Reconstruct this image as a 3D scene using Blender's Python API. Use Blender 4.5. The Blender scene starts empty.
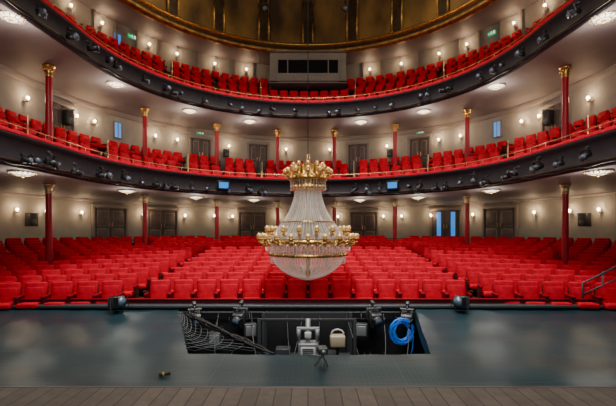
import bpy, bmesh, math, random
from mathutils import Vector, Matrix
random.seed(4)
COL = bpy.context.scene.collection
pi = math.pi

# ---------------------------------------------------------------- materials
def mat(name, col, rough=0.6, metal=0.0, emis=None, estr=0.0, noise=0.0, nscale=8.0, bump=0.0, spec=0.5, alpha=1.0, sheen=0.0, trans=0.0, col2=None, stretch=(1,1,1)):
    m = bpy.data.materials.new(name); m.use_nodes = True
    nt = m.node_tree; b = nt.nodes['Principled BSDF']
    b.inputs['Base Color'].default_value = (*col, 1)
    b.inputs['Roughness'].default_value = rough
    b.inputs['Metallic'].default_value = metal
    b.inputs['Specular IOR Level'].default_value = spec
    b.inputs['Alpha'].default_value = alpha
    b.inputs['Sheen Weight'].default_value = sheen
    b.inputs['Transmission Weight'].default_value = trans
    if emis:
        b.inputs['Emission Color'].default_value = (*emis, 1); b.inputs['Emission Strength'].default_value = estr
    if noise > 0 or bump > 0:
        tc = nt.nodes.new('ShaderNodeTexCoord'); mp = nt.nodes.new('ShaderNodeMapping')
        mp.inputs['Scale'].default_value = stretch
        n = nt.nodes.new('ShaderNodeTexNoise'); n.inputs['Scale'].default_value = nscale; n.inputs['Detail'].default_value = 5
        nt.links.new(tc.outputs['Object'], mp.inputs[0]); nt.links.new(mp.outputs[0], n.inputs['Vector'])
        if noise > 0:
            r = nt.nodes.new('ShaderNodeValToRGB')
            c2 = col2 if col2 else tuple(c*(1-noise) for c in col)
            r.color_ramp.elements[0].color = (*c2, 1); r.color_ramp.elements[0].position = 0.35
            r.color_ramp.elements[1].color = (*col, 1); r.color_ramp.elements[1].position = 0.65
            nt.links.new(n.outputs['Fac'], r.inputs[0]); nt.links.new(r.outputs[0], b.inputs['Base Color'])
        if bump > 0:
            bm_ = nt.nodes.new('ShaderNodeBump'); bm_.inputs['Strength'].default_value = bump
            nt.links.new(n.outputs['Fac'], bm_.inputs['Height']); nt.links.new(bm_.outputs[0], b.inputs['Normal'])
    return m

M = {}
M['velvet'] = mat('red_velvet', (0.57, 0.001, 0.020), 0.8, noise=0.35, nscale=6, spec=0.14)
M['velvet_dark'] = mat('red_velvet_trim', (0.20, 0.001, 0.008), 0.8, noise=0.2, nscale=5, spec=0.1)
M['seatwood'] = mat('dark_red_wood', (0.05, 0.003, 0.005), 0.4, noise=0.3, nscale=12, spec=0.3)
M['plaster'] = mat('taupe_plaster', (0.255, 0.232, 0.205), 0.9, noise=0.12, nscale=3, bump=0.05, spec=0.2)
M['soffit'] = mat('mauve_soffit', (0.175, 0.15, 0.155), 0.65, noise=0.1, nscale=2, spec=0.3)
M['fascia'] = mat('dark_fascia', (0.020, 0.014, 0.020), 0.7, noise=0.3, nscale=4, spec=0.25)
M['carpet'] = mat('carpet', (0.11, 0.035, 0.032), 0.95, noise=0.35, nscale=14, spec=0.1)
M['gold'] = mat('gilding', (0.78, 0.47, 0.14), 0.28, metal=0.9, noise=0.55, nscale=14, bump=0.2)
M['oldgold'] = mat('aged_gilding', (0.55, 0.34, 0.11), 0.42, metal=0.6, noise=0.6, nscale=5, bump=0.2)
M['palegold'] = mat('pale_gilding', (0.55, 0.42, 0.22), 0.4, metal=0.6, noise=0.3, nscale=9)
M['brass'] = mat('brass', (0.6, 0.40, 0.20), 0.35, metal=0.9)
M['colred'] = mat('column_red_lacquer', (0.32, 0.003, 0.016), 0.35, spec=0.3)
M['bronze'] = mat('bronze_fresco', (0.22, 0.130, 0.042), 0.5, metal=0.3, noise=0.7, nscale=0.8, col2=(0.045, 0.027, 0.014), stretch=(1, 1, 0.5))
M['bronze_dark'] = mat('dark_bronze', (0.05, 0.03, 0.018), 0.5, metal=0.4, noise=0.5, nscale=3)
M['doorwood'] = mat('brown_door', (0.085, 0.062, 0.055), 0.5, noise=0.3, nscale=5, spec=0.3)
M['doorframe'] = mat('door_frame_paint', (0.17, 0.14, 0.125), 0.6, spec=0.3)
M['black'] = mat('black_metal', (0.010, 0.010, 0.012), 0.45)
M['darkgrey'] = mat('dark_grey_steel', (0.06, 0.065, 0.07), 0.45, metal=0.3)
M['pitsteel'] = mat('black_painted_steel', (0.025, 0.027, 0.03), 0.6)
M['grey'] = mat('grey_metal', (0.25, 0.26, 0.27), 0.4, metal=0.4)
M['white'] = mat('white_paint', (0.55, 0.54, 0.50), 0.5)
M['beige'] = mat('beige_plastic', (0.42, 0.34, 0.23), 0.5)
M['booth'] = mat('booth_grey', (0.21, 0.20, 0.195), 0.6, noise=0.12, nscale=3)
M['glassdark'] = mat('dark_glass', (0.01, 0.012, 0.016), 0.08)
M['blue'] = mat('blue_cable', (0.01, 0.17, 0.75), 0.45, emis=(0.0, 0.15, 0.6), estr=0.12)  # plain cable, faint blue glow put into its material
M['bluelit'] = mat('blue_daylight_pane', (0.03, 0.16, 0.45), 0.3, emis=(0.03, 0.28, 0.85), estr=0.8)
M['green'] = mat('exit_green', (0.0, 0.3, 0.10), 0.4, emis=(0.0, 0.7, 0.25), estr=0.45)
M['signwhite'] = mat('sign_white', (0.9, 0.9, 0.9), 0.4, emis=(1, 1, 1), estr=0.8)
M['bulb'] = mat('warm_bulb', (1, 0.9, 0.7), 0.4, emis=(1.0, 0.74, 0.42), estr=16)
M['globe_glow'] = mat('amber_globe', (0.75, 0.50, 0.20), 0.2, metal=0.6, emis=(1, .62, .25), estr=0.15)  # unlit gilt globes, low amber glow put into the material
M['lamp'] = mat('crystal_lamp_glow', (0.9, 0.88, 0.85), 0.2, emis=(1.0, 0.92, 0.82), estr=2.6, noise=0.75, nscale=30)
M['crystal'] = mat('crystal', (0.82, 0.80, 0.76), 0.10, metal=0.5, emis=(1, 0.90, 0.76), estr=0.10)  # slight warm glow put into the beads, as if lit from inside
M['cord'] = mat('black_cord', (0.01, 0.01, 0.01), 0.5)
M['net'] = mat('net_cord', (0.11, 0.12, 0.125), 0.8)
M['blacknet'] = mat('black_netting', (0.006, 0.007, 0.008), 0.7, noise=0.3, nscale=30)
M['yellow'] = mat('yellow_plastic', (0.6, 0.42, 0.05), 0.5)
M['lens'] = mat('lens_glass', (0.10, 0.14, 0.2), 0.1)

def gauze():
    m = bpy.data.materials.new('black_gauze'); m.use_nodes = True; nt = m.node_tree; b = nt.nodes['Principled BSDF']
    b.inputs['Roughness'].default_value = 0.36; b.inputs['Specular IOR Level'].default_value = 0.20
    b.inputs['Specular Tint'].default_value = (0.30, 0.78, 1.0, 1)
    tc = nt.nodes.new('ShaderNodeTexCoord')
    mp = nt.nodes.new('ShaderNodeMapping'); mp.inputs['Scale'].default_value = (0.5, 1.6, 1); mp.inputs['Rotation'].default_value = (0, 0, 0.25)
    n = nt.nodes.new('ShaderNodeTexNoise'); n.inputs['Scale'].default_value = 1.1; n.inputs['Detail'].default_value = 4; n.inputs['Roughness'].default_value = 0.5; n.inputs['Distortion'].default_value = 0.6
    r = nt.nodes.new('ShaderNodeValToRGB')
    r.color_ramp.elements[0].color = (0.004, 0.015, 0.020, 1); r.color_ramp.elements[0].position = 0.30
    r.color_ramp.elements[1].color = (0.010, 0.034, 0.044, 1); r.color_ramp.elements[1].position = 0.75
    nt.links.new(tc.outputs['Object'], mp.inputs[0]); nt.links.new(mp.outputs[0], n.inputs['Vector']); nt.links.new(n.outputs['Fac'], r.inputs[0])
    br = nt.nodes.new('ShaderNodeTexBrick'); br.inputs['Scale'].default_value = 1.0; br.inputs['Brick Width'].default_value = 2.3; br.inputs['Row Height'].default_value = 1.15
    br.inputs['Mortar Size'].default_value = 0.007; br.inputs['Color1'].default_value = (0, 0, 0, 1); br.inputs['Color2'].default_value = (0.12, 0.12, 0.12, 1); br.inputs['Mortar'].default_value = (1, 1, 1, 1)
    nt.links.new(tc.outputs['Object'], br.inputs['Vector'])
    ck = nt.nodes.new('ShaderNodeTexBrick'); ck.inputs['Scale'].default_value = 1.0; ck.inputs['Brick Width'].default_value = 0.06; ck.inputs['Row Height'].default_value = 0.06; ck.offset = 0
    ck.inputs['Mortar Size'].default_value = 0.006; ck.inputs['Color1'].default_value = (0, 0, 0, 1); ck.inputs['Color2'].default_value = (0, 0, 0, 1); ck.inputs['Mortar'].default_value = (.6, .6, .6, 1)
    nt.links.new(tc.outputs['Object'], ck.inputs['Vector'])
    ad = nt.nodes.new('ShaderNodeMath'); ad.operation = 'MAXIMUM'; nt.links.new(br.outputs['Color'], ad.inputs[0]); nt.links.new(ck.outputs['Color'], ad.inputs[1])
    mx = nt.nodes.new('ShaderNodeMixRGB'); mx.inputs[2].default_value = (0.04, 0.09, 0.11, 1)
    ml = nt.nodes.new('ShaderNodeMath'); ml.operation = 'MULTIPLY'; ml.inputs[1].default_value = 0.5
    nt.links.new(ad.outputs[0], ml.inputs[0]); nt.links.new(ml.outputs[0], mx.inputs[0]); nt.links.new(r.outputs[0], mx.inputs[1])
    nt.links.new(mx.outputs[0], b.inputs['Base Color'])
    bp = nt.nodes.new('ShaderNodeBump'); bp.inputs['Strength'].default_value = 0.12; bp.inputs['Distance'].default_value = 0.1
    nt.links.new(n.outputs['Fac'], bp.inputs['Height']); nt.links.new(bp.outputs[0], b.inputs['Normal'])
    return m
M['gauze'] = gauze()

def planks():
    m = bpy.data.materials.new('stage_planks'); m.use_nodes = True; nt = m.node_tree; b = nt.nodes['Principled BSDF']
    b.inputs['Roughness'].default_value = 0.6
    tc = nt.nodes.new('ShaderNodeTexCoord'); mp = nt.nodes.new('ShaderNodeMapping'); mp.inputs['Rotation'].default_value = (0, 0, pi/2)
    br = nt.nodes.new('ShaderNodeTexBrick'); br.inputs['Scale'].default_value = 1.0
    br.inputs['Color1'].default_value = (0.17, 0.132, 0.106, 1); br.inputs['Color2'].default_value = (0.105, 0.082, 0.067, 1); br.inputs['Mortar'].default_value = (0.015, 0.012, 0.010, 1)
    br.inputs['Mortar Size'].default_value = 0.006; br.inputs['Brick Width'].default_value = 3.0; br.inputs['Row Height'].default_value = 0.16
    n = nt.nodes.new('ShaderNodeTexNoise'); n.inputs['Scale'].default_value = 9; n.inputs['Detail'].default_value = 8
    mx = nt.nodes.new('ShaderNodeMixRGB'); mx.blend_type = 'MULTIPLY'; mx.inputs[0].default_value = 0.7
    nt.links.new(tc.outputs['Object'], mp.inputs[0]); nt.links.new(mp.outputs[0], br.inputs['Vector']); nt.links.new(tc.outputs['Object'], n.inputs['Vector'])
    nt.links.new(br.outputs['Color'], mx.inputs[1]); nt.links.new(n.outputs['Fac'], mx.inputs[2]); nt.links.new(mx.outputs[0], b.inputs['Base Color'])
    return m
M['planks'] = planks()

# ---------------------------------------------------------------- mesh helpers
def obj(name, me, parent=None, loc=(0, 0, 0), rot=(0, 0, 0), **props):
    o = bpy.data.objects.new(name, me); COL.objects.link(o)
    o.location = loc; o.rotation_euler = rot
    if parent: o.parent = parent
    for k, v in props.items(): o[k] = v
    return o

class B:
    """small mesh builder with material slots"""
    def __init__(s): s.bm = bmesh.new(); s.mats = []
    def mi(s, m):
        if m not in s.mats: s.mats.append(m)
        return s.mats.index(m)
    def box(s, c, d, m, bev=0.0, rx=0, rz=0, seg=2):
        t = bmesh.new(); bmesh.ops.create_cube(t, size=1.0)
        bmesh.ops.scale(t, vec=d, verts=t.verts)
        if bev > 0: bmesh.ops.bevel(t, geom=list(t.edges), offset=bev, segments=seg, affect='EDGES', profile=0.5)
        bmesh.ops.transform(t, matrix=Matrix.Translation(c) @ Matrix.Rotation(rz, 4, 'Z') @ Matrix.Rotation(rx, 4, 'X'), verts=t.verts)
        s._merge(t, m, bev > 0)
    def _merge(s, t, m, smooth):
        i = s.mi(m); mp = {}
        for v in t.verts: mp[v] = s.bm.verts.new(v.co)
        for f in t.faces:
            try:
                nf = s.bm.faces.new([mp[v] for v in f.verts]); nf.material_index = i; nf.smooth = smooth
            except ValueError: pass
        t.free()
    def cyl(s, p0, p1, r0, r1, m, seg=12, smooth=True):
        p0 = Vector(p0); p1 = Vector(p1); d = p1-p0; L = d.length
        t = bmesh.new(); bmesh.ops.create_cone(t, cap_ends=True, segments=seg, radius1=r0, radius2=max(r1, 1e-4), depth=L)
        q = d.to_track_quat('Z', 'Y').to_matrix().to_4x4()
        bmesh.ops.transform(t, matrix=Matrix.Translation((p0+p1)/2) @ q, verts=t.verts)
        s._merge(t, m, smooth)
    def sph(s, c, r, m, sc=(1, 1, 1), u=12, v=8):
        t = bmesh.new(); bmesh.ops.create_uvsphere(t, u_segments=u, v_segments=v, radius=r)
        bmesh.ops.transform(t, matrix=Matrix.Translation(c) @ Matrix.Diagonal((*sc, 1)), verts=t.verts)
        s._merge(t, m, True)
    def rev(s, prof, m, seg=24, c=(0, 0, 0), smooth=True):
        i = s.mi(m); rings = []
        for r, z in prof:
            rings.append([s.bm.verts.new((c[0]+r*math.cos(2*pi*k/seg), c[1]+r*math.sin(2*pi*k/seg), c[2]+z)) for k in range(seg)])
        for a, b in zip(rings, rings[1:]):
            for k in range(seg):
                f = s.bm.faces.new([a[k], a[(k+1) % seg], b[(k+1) % seg], b[k]]); f.material_index = i; f.smooth = smooth
    def tube(s, pts, r, m, seg=6, closed=False):
        pts = [Vector(p) for p in pts]; i = s.mi(m); rings = []; n = len(pts)
        for k, p in enumerate(pts):
            if closed: d = pts[(k+1) % n]-pts[k-1]
            else: d = pts[min(k+1, n-1)]-pts[max(k-1, 0)]
            q = d.to_track_quat('Z', 'Y') if abs(d.normalized().z) < 0.999 else Vector((0, 0, 1)).to_track_quat('Z', 'Y')
            rr = r[k] if isinstance(r, (list, tuple)) else r
            rings.append([s.bm.verts.new(p + q @ Vector((rr*math.cos(2*pi*j/seg), rr*math.sin(2*pi*j/seg), 0))) for j in range(seg)])
        pr = list(zip(rings, rings[1:]))
        if closed: pr.append((rings[-1], rings[0]))
        for a, b in pr:
            for j in range(seg):
                f = s.bm.faces.new([a[j], a[(j+1) % seg], b[(j+1) % seg], b[j]]); f.material_index = i; f.smooth = True
        if not closed:
            for rg in (rings[0], rings[-1]):
                try: f = s.bm.faces.new(rg); f.material_index = i
                except ValueError: pass
    def oct(s, c, r, h, m):
        i = s.mi(m); x, y, z = c
        v = [s.bm.verts.new(p) for p in ((x+r, y, z), (x, y+r, z), (x-r, y, z), (x, y-r, z), (x, y, z+h), (x, y, z-h))]
        for k in range(4):
            for e in (4, 5):
                f = s.bm.faces.new([v[k], v[(k+1) % 4], v[e]]); f.material_index = i
    def mesh(s, name):
        bmesh.ops.recalc_face_normals(s.bm, faces=s.bm.faces)
        me = bpy.data.meshes.new(name); s.bm.to_mesh(me); s.bm.free()
        for m in s.mats: me.materials.append(m)
        return me

def empty(name, loc, rz=0, **props):
    e = bpy.data.objects.new(name, None); e.empty_display_size = 0.2; COL.objects.link(e)
    e.location = loc; e.rotation_euler = (0, 0, rz)
    for k, v in props.items(): e[k] = v
    return e

# ---------------------------------------------------------------- horseshoe curve
YF = 1.5
FL = 0.07
def U(c, R, s):
    a = 0.2
    if s < a or s > 1-a:
        t = (a-s)/a if s < a else (s-1+a)/a
        y = c+(YF-c)*t; x = R+FL*(c-y); sg = -1 if s < a else 1
        return sg*x, y, sg*1.0, 0.0
    th = pi - pi*(s-a)/(1-2*a)
    return R*math.cos(th), c+R*math.sin(th), math.cos(th), math.sin(th)
NS = 160
def loft(name, prof, m, smooth=True, s0=0.0, s1=1.0, **props):
    bm = bmesh.new(); rows = []
    for (c, R, z) in prof:
        rows.append([bm.verts.new((*U(c, R, s0+(s1-s0)*k/NS)[:2], z)) for k in range(NS+1)])
    for a, b in zip(rows, rows[1:]):
        for k in range(NS):
            f = bm.faces.new([a[k], a[k+1], b[k+1], b[k]]); f.smooth = smooth
    me = bpy.data.meshes.new(name); bm.to_mesh(me); bm.free(); me.materials.append(m)
    props.setdefault('kind', 'structure')
    return obj(name, me, **props)
def at_slope(c, R, sl):
    best = None
    for k in range(2001):
        x, y, nx, ny = U(c, R, k/2000)
        e = abs(x - sl*y)
        if best is None or e < best[0]: best = (e, k/2000)
    s = best[1]; return s, U(c, R, s)
def lerp(a, b, t): return a+(b-a)*t
def facing(nx, ny): return math.atan2(ny, nx)-pi/2

H1, H2, H3 = 1.27, 4.76, 8.6
F1 = (10.0, 5.9); F2 = (11.0, 6.3)
W1 = (12.0, 11.0); W2 = (12.0, 9.0); W3 = (12.0, 9.2)
COLU = (12.0, 7.62)

# ---------------------------------------------------------------- shell
def kx(D): return 0.014+0.005*(D-9.2)
def fz(D, x): return -2.12+(D-9.2)*0.086
def inwall(x, y, W, pad=0.0):
    c, R = W; R -= pad
    if y <= c: return abs(x) < R+FL*(c-y)
    return x*x+(y-c)**2 < R*R
bm = bmesh.new(); rows = []
for i in range(61):
    D = 8.96+(22.95-8.96)*i/60
    xm = 0.0
    while xm < 13 and inwall(xm, D-kx(D)*xm*xm, W1): xm += 0.02
    rows.append([bm.verts.new((x, D-kx(D)*x*x, fz(D, x))) for x in [xm*(j/20-1) for j in range(41)]])
for a, b in zip(rows, rows[1:]):
    for j in range(40): bm.faces.new([a[j], a[j+1], b[j+1], b[j]]).smooth = True
me = bpy.data.meshes.new('floor'); bm.to_mesh(me); bm.free(); me.materials.append(M['carpet'])
obj('floor', me, kind='structure')

loft('wall_stalls', [(*W1, -2.4), (*W1, H1+0.03)], M['plaster'])
loft('ceiling', [(F1[0], F1[1], H1), (F1[0], F1[1]+0.5, H1+0.05), (*W1, H1+0.05)], M['soffit'])
loft('wall_balcony_front', [(F1[0], F1[1]+0.02, H1), (F1[0], F1[1]-0.08, H1+0.03), (F1[0], F1[1]-0.10, H1+0.12), (F1[0], F1[1]-0.02, H1+0.2),
     (F1[0], F1[1]-0.02, 1.86), (F1[0], F1[1]-0.07, 1.90), (F1[0], F1[1]-0.05, 1.96), (F1[0], F1[1]+0.16, 1.96), (F1[0], F1[1]+0.16, 1.33)], M['fascia'])
loft('wall_circle', [(*W2, 2.2), (*W2, H2+0.03)], M['plaster'])
loft('ceiling', [(F2[0], F2[1], H2), (F2[0], F2[1]+0.5, H2+0.05), (*W2, H2+0.05)], M['soffit'])
loft('wall_gallery_front', [(F2[0], F2[1]+0.02, H2), (F2[0], F2[1]-0.08, H2+0.03), (F2[0], F2[1]-0.10, H2+0.12), (F2[0], F2[1]-0.02, H2+0.2),
     (F2[0], F2[1]-0.02, 5.36), (F2[0], F2[1]-0.07, 5.40), (F2[0], F2[1]-0.05, 5.46), (F2[0], F2[1]+0.16, 5.46), (F2[0], F2[1]+0.16, 4.85)], M['fascia'])
loft('wall_gallery', [(*W3, 6.0), (*W3, H3+0.03)], M['plaster'])
loft('ceiling', [(12.0, 7.6, H3), (12.0, 9.2, H3)], M['soffit'])
loft('trim_1', [(F1[0], F1[1]-0.06, 1.955), (F1[0], F1[1]-0.06, 2.02), (F1[0], F1[1]+0.13, 2.02), (F1[0], F1[1]+0.15, 1.96)], M['velvet'])
loft('trim_2', [(F2[0], F2[1]-0.06, 5.455), (F2[0], F2[1]-0.06, 5.54), (F2[0], F2[1]+0.13, 5.54), (F2[0], F2[1]+0.15, 5.46)], M['velvet'])
loft('trim_3', [(F1[0], F1[1]-0.11, H1+0.10), (F1[0], F1[1]-0.115, H1+0.13), (F1[0], F1[1]-0.1, H1+0.15)], M['bronze_dark'])
loft('trim_4', [(F2[0], F2[1]-0.11, H2+0.10), (F2[0], F2[1]-0.115, H2+0.13), (F2[0], F2[1]-0.1, H2+0.15)], M['bronze_dark'])

def tier(F, W, ts, z0, z1, name):
    prof = []; n = len(ts)-1
    zs = [lerp(z0, z1, i/(n-1)) for i in range(n)]
    for i in range(n):
        for t in (ts[i], ts[i+1]):
            prof.append((lerp(F[0], W[0], t), lerp(F[1], W[1], t), zs[i]))
    loft(name, prof, M['carpet'], smooth=False)
    return zs
TS1 = [0.055, 0.27, 0.445, 0.62, 0.795, 1.0]; Z1 = tier(F1, W2, TS1, 1.33, 2.74, 'floor')
TS2 = [0.06, 0.27, 0.445, 0.62, 0.795, 1.0]; Z2 = tier(F2, W3, TS2, 4.90, 7.0, 'floor')

def brass_rail(F, z, name, label, s0=0.06, s1=0.94, n=44):
    b = B(); pts = []
    for k in range(121):
        x, y, nx, ny = U(F[0], F[1]+0.04, s0+(s1-s0)*k/120); pts.append((x, y, z+0.13))
    b.tube(pts, 0.012, M['brass'])
    for k in range(n+1):
        x, y, nx, ny = U(F[0], F[1]+0.04, s0+(s1-s0)*k/n); b.cyl((x, y, z-0.01), (x, y, z+0.13), 0.007, 0.007, M['brass'], 6)
    obj(name, b.mesh(name), label=label, category='railing')
brass_rail(F1, 2.02, 'brass_railing', 'thin brass railing on the velvet-capped first balcony parapet')
brass_rail(F2, 5.54, 'brass_railing', 'thin brass railing along the red gallery parapet')

def revo(name, prof, m, seg=128, **p):
    b = B(); b.rev(prof, m, seg, c=(0, 12, 0)); me = b.mesh(name)
    return obj(name, me, kind='structure')
q_ = H3-8.3
revo('ceiling_dome', [(7.62, 8.75+q_), (7.66, 9.6+q_), (7.66, 10.8+q_), (7.4, 11.8+q_), (6.2, 12.9+q_), (3.9, 13.5+q_), (1.2, 13.8+q_), (0.01, 13.8+q_)], M['bronze'])
revo('trim_5', [(7.75, 8.27+q_), (7.46, 8.27+q_), (7.42, 8.34+q_), (7.44, 8.40+q_), (7.52, 8.42+q_)], M['oldgold'])
revo('trim_6', [(7.52, 8.42+q_), (7.57, 8.50+q_), (7.57, 8.58+q_)], M['bronze_dark'])
revo('trim_7', [(7.57, 8.58+q_), (7.46, 8.62+q_), (7.43, 8.68+q_), (7.48, 8.75+q_), (7.62, 8.78+q_)], M['gold'])
ribp = [(7.60, 8.77+q_), (7.63, 9.6+q_), (7.63, 10.8+q_), (7.36, 11.8+q_), (6.16, 12.9+q_), (3.9, 13.47+q_)]
for k in range(22):
    th = 2*pi*(k+0.5)/22
    if math.sin(th) < 0.1: continue
    b = B()
    for off in (-0.24, 0.24):
        b.tube([((r-0.05)*math.cos(th)-off*math.sin(th), 12+(r-0.05)*math.sin(th)+off*math.cos(th), z) for r, z in ribp], 0.06, M['oldgold'])
    i = b.mi(M['bronze_dark'])
    vv = []
    for r, z in ribp:
        vv.append([b.bm.verts.new(((r-0.06)*math.cos(th)-o*math.sin(th), 12+(r-0.06)*math.sin(th)+o*math.cos(th), z)) for o in (-0.24, 0.24)])
    for p, q in zip(vv, vv[1:]): b.bm.faces.new([p[0], p[1], q[1], q[0]]).material_index = i
    obj('trim_%d' % (10+k), b.mesh('rib'), kind='structure')
pn = 80
for k in range(-14, 15):
    th = pi/2+k*0.105
    if abs(k) < 2: continue
    b = B(); r = 9.16
    b.box((0, 0, 7.88), (0.10, 0.06, 1.44), M['doorframe'], 0.005, rz=0)
    obj('trim_%d' % pn, b.mesh('p'), kind='structure', loc=(r*math.cos(th), 12+r*math.sin(th), 0), rot=(0, 0, th-pi/2)); pn += 1

# stage
b = B(); b.box((0, 1.5, -1.72), (22, 5.06, 0.24), M['planks']); obj('floor_stage', b.mesh('floor_stage'), kind='structure')
b = B(); b.box((0, 4.06, -1.615), (22, 0.05, 0.03), M['darkgrey'], 0.006); obj('trim_60', b.mesh('t'), kind='structure')
b = B(); b.box((0, 6.4, -3.3), (22, 4.9, 0.1), M['black']); obj('floor_pit', b.mesh('floor_pit'), kind='structure')
b = B(); b.box((0, 8.78, -2.5), (22, 0.12, 1.55), M['black']); obj('wall_pit', b.mesh('wall_pit'), kind='structure')
b = B(); b.box((0, 8.78, -1.69), (22, 0.22, 0.07), M['darkgrey'], 0.02); obj('trim_61', b.mesh('t'), kind='structure')
b = B(); b.box((0, 8.92, -1.65), (18, 0.06, 0.16), M['seatwood'], 0.01); b.box((0, 8.92, -1.565), (18, 0.10, 0.03), M['velvet_dark'], 0.01); obj('trim_62', b.mesh('t'), kind='structure')
b = B(); b.box((0, 4.0, -2.5), (22, 0.1, 1.5), M['black']); obj('wall_stage_front', b.mesh('w'), kind='structure')

def on_cover(x, y): return -1.76+0.012*math.sin(x*1.3+y*2)+0.008*math.sin(y*5+x*0.7)+0.004*math.sin(x*9)
def xl(y): t = (y-5.6)/3.05; return lerp(-1.68, -2.80, t)
def xr(y): t = (y-5.6)/3.05; return lerp(1.72, 2.32, t)
YN = 5.62
def patch(bm, fx0, fx1, y0, y1, nx, ny, sag=None):
    g = {}
    for j in range(ny+1):
        y = lerp(y0, y1, j/ny)
        for i in range(nx+1):
            x = lerp(fx0(y), fx1(y), i/nx); z = on_cover(x, y)
            if sag: z += sag(x, y, i/nx)
            g[i, j] = bm.verts.new((x, y, z))
    for i in range(nx):
        for j in range(ny): bm.faces.new([g[i, j], g[i+1, j], g[i+1, j+1], g[i, j+1]]).smooth = True
bm = bmesh.new()
patch(bm, lambda y: -9.6, lambda y: 9.6, 4.08, YN, 240, 24)
patch(bm, lambda y: -9.6, xl, YN, 8.68, 110, 40)
patch(bm, xr, lambda y: 9.6, YN, 8.68, 110, 40)
bmesh.ops.remove_doubles(bm, verts=bm.verts, dist=0.001)
for fx in (xl, xr):
    patch(bm, lambda y: fx(y), lambda y: fx(y)+(0.03 if fx is xl else -0.03), YN, 8.68, 1, 40, sag=lambda x, y, u: -0.16*u)
g = []
for i in range(61):
    x = lerp(xl(YN), xr(YN), i/60); g.append((bm.verts.new((x, YN, on_cover(x, YN))), bm.verts.new((x, YN+0.03, on_cover(x, YN)-0.18))))
for a, b_ in zip(g, g[1:]): bm.faces.new([a[0], b_[0], b_[1], a[1]])
me = bpy.data.meshes.new('pit_cover'); bm.to_mesh(me); bm.free(); me.materials.append(M['gauze'])
obj('pit_cover_cloth', me, label='dark teal gauze cloth stretched over the orchestra pit', category='cloth')

# ---------------------------------------------------------------- columns
def column(z0, z1, capital):
    h = z1-z0; b = B()
    b.rev([(0.0, 0), (0.14, 0), (0.14, 0.10), (0.11, 0.14), (0.10, 0.18)], M['colred'], 20)
    base = b.mesh('column_base')
    b = B(); b.rev([(0.095, 0.17), (0.09, h-0.28)], M['colred'], 20); shaft = b.mesh('column_shaft')
    cm = M['gold'] if capital else M['palegold']
    if capital:
        b = B(); b.rev([(0.090, h-0.32), (0.105, h-0.30), (0.092, h-0.27), (0.10, h-0.18), (0.135, h-0.09), (0.17, h-0.05), (0.17, h-0.005), (0, h-0.004)], cm, 20)
        for k in range(8):
            a = 2*pi*k/8; b.sph((0.13*math.cos(a), 0.13*math.sin(a), h-0.13), 0.032, cm, (1, 1, 1.7), 8, 6)
    else:
        b = B(); b.rev([(0.090, h-0.28), (0.11, h-0.26), (0.092, h-0.23), (0.10, h-0.14), (0.13, h-0.06), (0.15, h-0.04), (0.15, h-0.005), (0, h-0.004)], cm, 20)
    cap = b.mesh('column_capital'); return base, shaft, cap
SL = [-0.6475, -0.4075, -0.2275, -0.076, 0.066, 0.2175, 0.3975, 0.6425]
colpos = [at_slope(*COLU, sl)[1][:2] for sl in SL]
def floor_at(x, y):
    D = y
    for _ in range(60): D = y+kx(D)*x*x
    return fz(D, x)
for (x, y) in colpos:
    z = floor_at(x, y)
    e = empty('column', (x, y, z), label='round dark red lacquered column under the first balcony', category='column', group='stalls columns')
    for nm, me in zip(('base', 'shaft', 'capital'), column(z, H1+0.05, False)): obj(nm, me, e)
def tz(F, W, TS, Z, x, y):
    lo, hi = 0.0, 1.0
    for _ in range(40):
        t = (lo+hi)/2
        if inwall(x, y, (lerp(F[0], W[0], t), lerp(F[1], W[1], t))): hi = t
        else: lo = t
    for i in range(len(Z)):
        if t < TS[i+1]: return Z[i], t
    return Z[-1], t
for (x, y) in colpos:
    z, t = tz(F1, W2, TS1, Z1, x, y)
    e = empty('column', (x, y, z), label='red lacquered column with gilded capital on the first balcony', category='column', group='balcony columns')
    for nm, me in zip(('base', 'shaft', 'capital'), column(z, H2+0.05, True)): obj(nm, me, e)

# ---------------------------------------------------------------- theatre seats
def seat_parts():
    P = {}
    b = B()
    b.box((0, 0.17, 0.66), (0.45, 0.10, 0.48), M['velvet'], 0.045, rx=-0.16, seg=3)
    b.box((0, 0.125, 0.62), (0.36, 0.05, 0.34), M['velvet'], 0.024, rx=-0.16, seg=2)
    P['backrest'] = b.mesh('backrest')
    b = B(); b.box((0, -0.06, 0.42), (0.43, 0.42, 0.12), M['velvet'], 0.045, rx=-0.06, seg=3); P['seat'] = b.mesh('seat_cushion')
    b = B(); b.box((0, 0, 0), (0.055, 0.36, 0.05), M['velvet_dark'], 0.018); b.box((0, 0.02, -0.17), (0.045, 0.32, 0.30), M['seatwood'], 0.01)
    P['armrest'] = b.mesh('armrest')
    b = B(); b.box((0, 0.228, 0.56), (0.45, 0.02, 0.5), M['seatwood'], 0.006, rx=-0.16)
    b.box((-0.245, 0.03, 0.17), (0.035, 0.10, 0.34), M['black'], 0.006); b.box((0.245, 0.03, 0.17), (0.035, 0.10, 0.34), M['black'], 0.006)
    b.box((-0.245, 0.03, 0.012), (0.05, 0.34, 0.024), M['black']); b.box((0.245, 0.03, 0.012), (0.05, 0.34, 0.024), M['black'])
    b.box((0, 0.03, 0.33), (0.5, 0.05, 0.05), M['black'])
    P['frame'] = b.mesh('seat_frame')
    return P
SP = seat_parts()
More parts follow.
